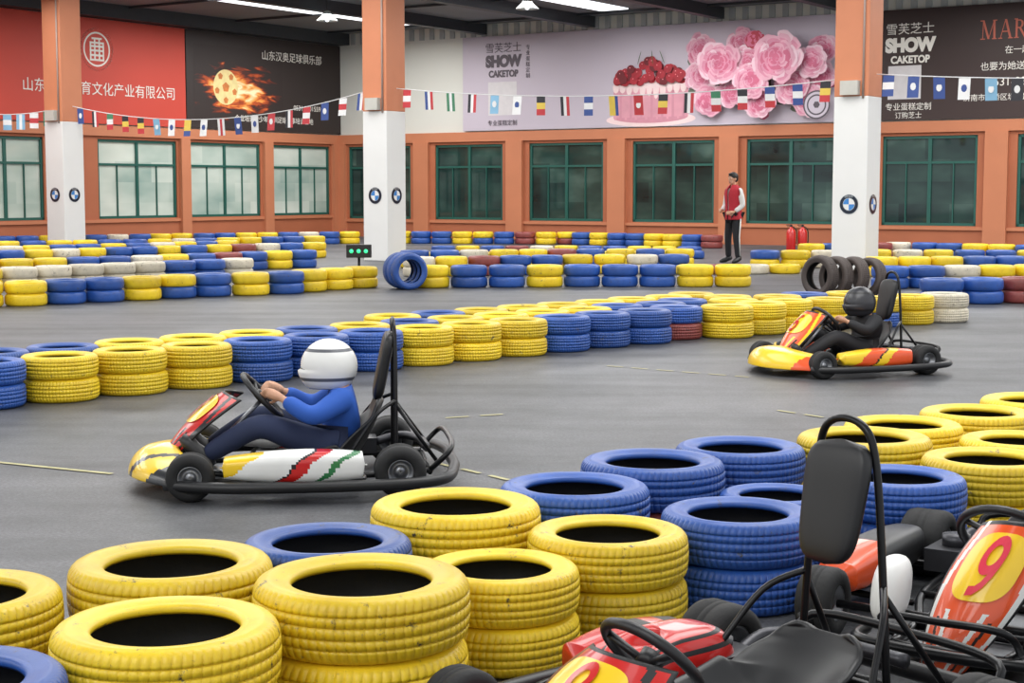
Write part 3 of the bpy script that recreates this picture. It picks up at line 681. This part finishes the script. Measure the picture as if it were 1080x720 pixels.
    if cover:
        a=MB()
        def cf(u,v):
            th=u*2*math.pi; ph=v*math.pi/2; ce=lambda q,p_:math.copysign(abs(q)**p_,q)
            return (-.12+.25*ce(math.cos(th),.55)*math.cos(ph)**.4,-.36+.12*ce(math.sin(th),.55)*math.cos(ph)**.4,.10+.16*math.sin(ph)**.8-.05*max(0,math.cos(th)))
        a.grid(cf,60,24,0,lambda u,v:1 if (abs(v-.42)<.05 or abs(v-.66)<.03) else 0); mk('engine_cover',(a,[cover,BLK]),e)
    if hoop:
        H_=hoop
        a=MB(); a.tube(bez([(-.5,.16,.09),(-.5,.14,.4),(-.5,.105,H_-.12),(-.495,.055,H_-.01),(-.495,-.055,H_-.01),(-.5,-.105,H_-.12),(-.5,-.14,.4),(-.5,-.16,.09)]),.0115)
        for s in(-1,1):
            a.tube([(-.5,.14*s,.4),(-.7,.2*s,.12)],.010)
            a.tube(bez([(-.5,.14*s,.42),(-.40,.22*s,.36),(-.28,.28*s,.2),(-.2,.33*s,.1)]),.010)
        hp=mk('roll_hoop',(a,[BLKM]),e)
        if headrest:
            a=MB()
            def hr(u,v):
                th=u*2*math.pi; ce=lambda q,p_:math.copysign(abs(q)**p_,q)
                vv=(v-.5)*2; f=(1-abs(vv)**5)**.35 if abs(vv)<1 else 0; hz=hr_h/2; z0=H_-.055-hz
                return (-.445-.035*vv+.030*f*ce(math.sin(th),.5),(hr_w+.012*vv)*max(f,.02)*ce(math.cos(th),.45),z0+hz*vv)
            a.grid(hr,40,30); mk('headrest',(a,[BLK]),hp)
    return e
# ---------------- people
def skinmesh(J,E,root,sub=2,grow=1.0,gadd=0.0):
    names=list(J); me=bpy.data.meshes.new('sk'); me.from_pydata([J[n][0] for n in names],[(names.index(a),names.index(b)) for a,b in E],[])
    o=bpy.data.objects.new('sk',me); COL.objects.link(o); o.modifiers.new('s','SKIN')
    for i,nm in enumerate(names):
        d=me.skin_vertices[0].data[i]; r=J[nm][1]; r=(r,r) if not isinstance(r,tuple) else r
        d.radius=(r[0]*grow+gadd,r[1]*grow+gadd); d.use_root=(nm==root)
    s=o.modifiers.new('u','SUBSURF'); s.levels=sub; s.render_levels=sub
    m=evalmesh(o); bpy.data.objects.remove(o); return m
def joinremesh(meshes,mb,vox):
    bm=bmesh.new()
    for m in meshes: bm.from_mesh(m)
    t=mb.mesh('x',[]); bm.from_mesh(t)
    me=bpy.data.meshes.new('body'); bm.to_mesh(me); bm.free()
    o=bpy.data.objects.new('b',me); COL.objects.link(o); r=o.modifiers.new('r','REMESH'); r.mode='VOXEL'; r.voxel_size=vox; r.use_smooth_shade=True
    sm=o.modifiers.new('sm','SMOOTH'); sm.factor=.4; sm.iterations=2
    m=evalmesh(o); bpy.data.objects.remove(o); 
    for p in m.polygons: p.use_smooth=True
    return m
def person(name,J,hands,head,facing,label,shirt,trousers,shoe,M,vest=None,helmet=None,hairm=None,sleeve='wrist',S=1.0,slim=1.0):
    E=[('pelvis','spine'),('spine','chest'),('chest','neck'),('neck','skull')]
    for s in 'LR': E+=[('chest','sh'+s),('sh'+s,'el'+s),('el'+s,'wr'+s),('pelvis','hip'+s),('hip'+s,'kn'+s),('kn'+s,'an'+s),('an'+s,'toe'+s)]
    body=skinmesh(J,E,'pelvis',2,slim,0)
    X=MB(); f=Vector(facing).normalized(); sd=up.cross(f).normalized(); hc=Vector(head)
    R=Matrix((( sd.x,f.x,0),(sd.y,f.y,0),(0,0,1)))
    k=S
    X.ell(hc+up*.02*k,(.074*k,.092*k,.098*k),R=R); X.ell(hc-up*.045*k+f*.015*k,(.058*k,.07*k,.07*k),R=R)
    X.ell(hc+f*.095*k-up*.012*k,(.012*k,.018*k,.026*k),R=R); X.ell(hc+f*.083*k-up*.055*k,(.024*k,.012*k,.01*k),R=R)
    for q in(-1,1): X.ell(hc+sd*q*.076*k-up*.005*k,(.01*k,.02*k,.032*k),R=R)
    for (w,d,side,cu) in hands:
        w=Vector(w);d=Vector(d).normalized();side=Vector(side).normalized();cu=Vector(cu).normalized()
        X.tube([w,w+d*.03*k,w+d*.06*k,w+d*.09*k],[.024*k,.03*k,.034*k,.03*k],10)
        for i,(o_,ln) in enumerate(((-.03,.065),(-.01,.078),(.01,.072),(.028,.056))):
            b=w+d*.075*k+side*o_*k; p1=b+d*ln*.5*k+cu*.012*k; p2=p1+d*ln*.25*k+cu*.024*k; p3=p2+cu*.026*k-d*.004*k
            X.tube([b,p1,p2,p3],[.0105*k,.0098*k,.009*k,.0075*k],8)
        b=w+d*.03*k-side*.028*k; X.tube([b,b-side*.026*k+d*.022*k,b-side*.03*k+d*.05*k+cu*.016*k],[.013*k,.011*k,.009*k],8)
    bm_=joinremesh([body],X,.0085*k)
    bm_.materials.clear(); bm_.materials.append(SKIN)
    o=mk(name,bm_,M=M,label=label,cat='person')
    def cloth(nm,keys,edges,root,m,g,ga,lab=None):
        JJ={n:J[n] for n in keys}; me=skinmesh(JJ,edges,root,2,g,ga); me.materials.clear(); me.materials.append(m)
        for p in me.polygons: p.use_smooth=True
        return mk(nm,me,o,label=lab)
    J['cufL']=(Vector(J['wrL'][0]).lerp(Vector(J['elL'][0]),.06),J['wrL'][1]); J['cufR']=(Vector(J['wrR'][0]).lerp(Vector(J['elR'][0]),.06),J['wrR'][1])
    J['collar']=(Vector(J['chest'][0]).lerp(Vector(J['neck'][0]),.72),.055*k)
    cloth('shirt',['pelvis','spine','chest','collar','shL','elL','cufL','shR','elR','cufR'],[('pelvis','spine'),('spine','chest'),('chest','collar'),('chest','shL'),('shL','elL'),('elL','cufL'),('chest','shR'),('shR','elR'),('elR','cufR')],'chest',shirt,1.1,.013*k)
    if vest:
        Z=[(.84,.155,.185),(.95,.15,.18),(1.08,.14,.172),(1.22,.15,.19),(1.34,.155,.205),(1.42,.14,.195),(1.475,.105,.13),(1.52,.07,.08)]
        a=MB()
        def vg(u,v):
            f_=v*(len(Z)-1); i=min(int(f_),len(Z)-2); t_=f_-i; z,rx,ry=[Z[i][q]*(1-t_)+Z[i+1][q]*t_ for q in range(3)]
            g_=.10+.5*max(0,v-.55); th=g_+u*(2*math.pi-2*g_)
            return (rx*math.cos(th)*1.02+.005,ry*math.sin(th)*1.02,z)
        a.grid(vg,48,28); vo=mk('vest',(a,[vest]),o); solid(vo,.014)
    J['anuL']=(Vector(J['anL'][0]),.045*k);J['anuR']=(Vector(J['anR'][0]),.045*k)
    cloth('trousers',['pelvis','hipL','knL','anuL','hipR','knR','anuR'],[('pelvis','hipL'),('hipL','knL'),('knL','anuL'),('pelvis','hipR'),('hipR','knR'),('knR','anuR')],'pelvis',trousers,1.06,.012*k)
    for s in 'LR':
        a=MB(); p0=Vector(J['an'+s][0]); p1=Vector(J['toe'+s][0]); d=(p1-p0); d.normalize()
        a.tube([p0-d*.065*k-up*.015*k,p0-d*.03*k-up*.008*k,p0+d*.03*k-up*.006*k,p0+d*.08*k-up*.01*k,p1-up*.002*k,p1+d*.06*k-up*.004*k],[.036*k,.054*k,.056*k,.05*k,.046*k,.026*k],12)
        mk('shoe',(a,[shoe]),o)
    if helmet:
        a=MB()
        def hf(u,v):
            th=u*2*math.pi; ph=v*math.pi*.80; r=.150*k
            p=Vector((.92*r*math.sin(ph)*math.sin(th),1.1*r*math.sin(ph)*math.cos(th),r*math.cos(ph)*1.05)); 
            if p.z<-.02*k and math.cos(th)>.2: p.y+=.02*k*math.cos(th)
            return hc+R@p
        a.grid(hf,48,36,0,lambda u,v:1 if (abs(v-.36)<.02 or abs(v-.80)<.03) else 0); h=mk('helmet',(a,[helmet,helmet2]),o); solid(h,.008)
        a=MB()
        def vf(u,v):
            th=(u-.5)*2.2; ph=(.42+.2*v)*math.pi*.80+.12; r=.156*k
            return hc+R@Vector((.93*r*math.sin(ph)*math.sin(th),1.12*r*math.sin(ph)*math.cos(th),r*math.cos(ph)*1.05))
        a.grid(vf,16,6); mk('visor',(a,[mat('visor_tint',(20,24,30),.08)]),h)
    else:
        a=MB()
        for q in(-1,1): a.ell(hc+f*.083*k+sd*q*.03*k+up*.012*k,(.012*k,.008*k,.007*k),0,12,8,R); a.ell(hc+f*.09*k+sd*q*.03*k+up*.012*k,(.006*k,.004*k,.006*k),1,10,6,R)
        mk('eyes',(a,[WHT,BLK]),o)
        a=MB(); a.ell(hc+f*.092*k-up*.055*k,(.022*k,.006*k,.006*k),0,12,6,R); mk('mouth',(a,[mat('lips',(170,90,85),.5)]),o)
        a=MB(); a.ell(hc+up*.045*k-f*.014*k,(.086*k,.1*k,.09*k),0,20,14,R); a.ell(hc+up*.01*k-f*.045*k,(.08*k,.066*k,.085*k),0,16,12,R); a.ell(hc+up*.09*k+f*.05*k,(.055*k,.045*k,.03*k),0,14,8,R)
        mk('hair',(a,[hairm]),o)
    return o
helmet2=mat('helmet_trim',(90,92,98),.4)
def standing_person():
    J={'pelvis':((0,0,.95),(.125,.10)),'spine':((0,.0,1.12),(.115,.09)),'chest':((0,0,1.32),(.125,.095)),'neck':((0.01,0,1.5),.05),'skull':((.02,0,1.6),.06),
     'shL':((0,.17,1.40),.052),'elL':((-.03,.23,1.12),.042),'wrL':((.15,.18,.99),.028),
     'shR':((0,-.17,1.40),.052),'elR':((.0,-.23,1.11),.042),'wrR':((.17,-.15,1.02),.028),
     'hipL':((0,.09,.9),.088),'knL':((.03,.12,.5),.058),'anL':((.0,.15,.09),.04),'toeL':((.13,.18,.04),.034),
     'hipR':((0,-.09,.9),.088),'knR':((.0,-.15,.5),.058),'anR':((-.06,-.19,.09),.04),'toeR':((.07,-.22,.04),.034)}
    g=ground(773,277); hd=math.radians(215)
    M=Matrix.Translation((g.x,g.y,0))@Matrix.Rotation(hd,4,'Z')@Matrix.Scale(1.02,4)
    hs=[((.15,.18,.99),(.8,-.3,-.1),(0,0,1),(0,-1,-.1)),((.17,-.15,1.02),(.8,.3,0),(0,0,1),(0,1,-.1))]
    o=person('person',J,hs,(.03,0,1.63),(1,0,0),'standing person in red vest, white sleeves and black tracksuit trousers',mat('white_cloth',(216,214,212),.8),mat('black_cloth',(26,27,32),.8),BLK,M,vest=mat('red_cloth',(178,40,54),.8),hairm=HAIR)
    a=MB()
    for s,yk,ya in((1,.12,.15),(-1,-.15,-.19)):
        a.tube([(0.0,s*.205,.86),(.02,yk+s*.075,.5),((-.06 if s<0 else 0),ya+s*.05,.14)],.012,8)
    mk('trouser_stripe',(a,[WHT]),o); return o
standing_person()
def driver(kt_M,shirt,trousers,helm,label,k=.84):
    J={'pelvis':((-.2,0,.18),(.12,.1)),'spine':((-.24,0,.29),(.11,.09)),'chest':((-.25,0,.40),(.125,.10)),'neck':((-.22,0,.495),.045),'skull':((-.2,0,.55),.05),
     'shL':((-.23,.15,.43),.052),'elL':((-.08,.235,.35),.04),'wrL':((.07,.16,.445),.027),
     'shR':((-.23,-.15,.43),.052),'elR':((-.08,-.235,.35),.04),'wrR':((.07,-.16,.445),.027),
     'hipL':((-.15,.09,.18),.078),'knL':((.18,.17,.32),.055),'anL':((.46,.12,.15),.037),'toeL':((.53,.12,.22),.03),
     'hipR':((-.15,-.09,.18),.078),'knR':((.18,-.17,.32),.055),'anR':((.46,-.12,.15),.037),'toeR':((.53,-.12,.22),.03)}
    hs=[((.07,.16,.445),(.75,-.15,.3),(0,.5,.8),(.2,-.3,-.9)),((.07,-.16,.445),(.75,.15,.3),(0,-.5,.8),(.2,.3,-.9))]
    return person('person',J,hs,(-.17,0,.585),(1,0,-.15),label,shirt,trousers,BLK,kt_M,helmet=helm,S=k,slim=.82)
def KM(x,y,hd,sc=1.0): return Matrix.Translation((x,y,0))@Matrix.Rotation(math.atan2(hd[1],hd[0]),4,'Z')@Matrix.Scale(sc,4)
DK=mat('dark_kart_body',(34,36,40),.3,coat=.4); JD=mat('dark_denim',(34,44,74),.85); BJ=mat('black_jacket',(28,28,32),.7)
kx,ky,kh=-1.08,7.85,(-1,-.13)
kart(kx,ky,kh,'go-kart with yellow nose, red fairing and white pods on track',YELP,DK,REDP,DK,WHT,REDP,.42,sc=.98,number='8',hoop=.82,headrest=True,pod3=GRNP,nh=.11,zt=.47,stz=.44,fx=.66)
driver(KM(kx,ky,kh,.98),BLUEP,JD,WHT,'seated kart driver in blue top and white helmet gripping wheel')
helmet2=BLK
kx,ky,kh=2.66,12.7,(-.93,-.36)
kart(kx,ky,kh,'yellow, orange and red go-kart being driven on the track',YELP,ORGP,ORGP,YELP,ORGP,YELP,.42,number='6',sc=.93,hoop=.84,headrest=True,fx=.64)
driver(KM(kx,ky,kh,.93),BJ,BJ,mat('dark_grey_helmet',(52,52,56),.3),'seated kart driver in black jacket and dark grey helmet')
kart(.53,3.93,(-.79,-.62),'parked red and black go-kart with tall black headrest',REDP,BLK,REDP,BLK,BLK,REDP,.28,number='9',sc=.95,hoop=.88,zb=.12,zt=.37,stz=.325,stx=.25,headrest=True,hr_h=.35,hr_w=.104,podlen=.6,cover=REDP)
kart(1.70,5.2,(-.56,-.83),'parked orange go-kart with number 9 on yellow plate',ORGP,WHT,ORGP,WHT,BLK,BLK,.30,number='9',zb=.0,zt=.44,stz=.33,numcol=mat('plate_pink_red',(216,44,70),.4),nosecone=False,steep=.26,fw=.74,lean=.15)
# ---------------- small things
e=bpy.data.objects.new('start_light',None); COL.objects.link(e); e.location=SL; e['label']='black start light box with green lamps on post'; e['category']='signal light'
a=MB(); a.box(-.19,.19,-.05,.05,.42,.62); o=mk('housing',(a,[BLK]),e); bevel(o,.01)
GRN=mat('green_lamp',(60,235,150),.3,emit=1.2)
for i in range(3):
    a=MB(); a.cyl((-.11+.11*i,-.051,.52),(-.11+.11*i,-.062,.52),.03,n=16); mk('lamp_lens',(a,[GRN]),e)
a=MB(); a.cyl((0,0,0.015),(0,0,.42),.02); a.cyl((0,0,0),(0,0,.02),.13); mk('post',(a,[BLKM]),e)
for px in (834,846):
    g=ground(px,264); e=bpy.data.objects.new('fire_extinguisher',None); COL.objects.link(e); e.location=(g.x,g.y,0); e['label']='red fire extinguisher standing near the wall'; e['category']='fire extinguisher'; e['group']='fire extinguishers'
    a=MB(); a.revolve([(0,0),(.1,0),(.11,.02),(.11,.42),(.09,.49),(.04,.53),(.035,.56),(0,.56)],24); mk('cylinder',(a,[REDP]),e)
    a=MB(); a.box(-.02,.02,-.02,.02,.56,.6); a.box(-.12,.03,-.012,.012,.6,.62); a.box(-.1,.03,-.012,.012,.565,.58); mk('handle',(a,[BLK]),e)
    a=MB(); a.tube(bez([(.02,0,.58),(.12,0,.5),(.14,0,.3),(.13,0,.16)]),.013); mk('hose',(a,[BLK]),e)
# ---------------- light
w=bpy.data.worlds.new('world'); SC.world=w; w.use_nodes=True; bg=w.node_tree.nodes['Background']; bg.inputs['Color'].default_value=(.94,.97,1,1); bg.inputs['Strength'].default_value=1.0
def area(s,t,pw,sx=5,sy=8):
    p=hall(s,t); l=bpy.data.lights.new('hall_light','AREA'); l.energy=pw; l.shape='RECTANGLE'; l.size=sx; l.size_y=sy; l.color=(1,.99,.97)
    o=bpy.data.objects.new('hall_light',l); COL.objects.link(o); o.location=(p.x,p.y,5.85); o.rotation_euler=(0,0,math.atan2(ur.y,ur.x))
for s in (4.5,13,22,30):
    for t in (6,18,30,43): area(s,t,660 if t==6 else 530)
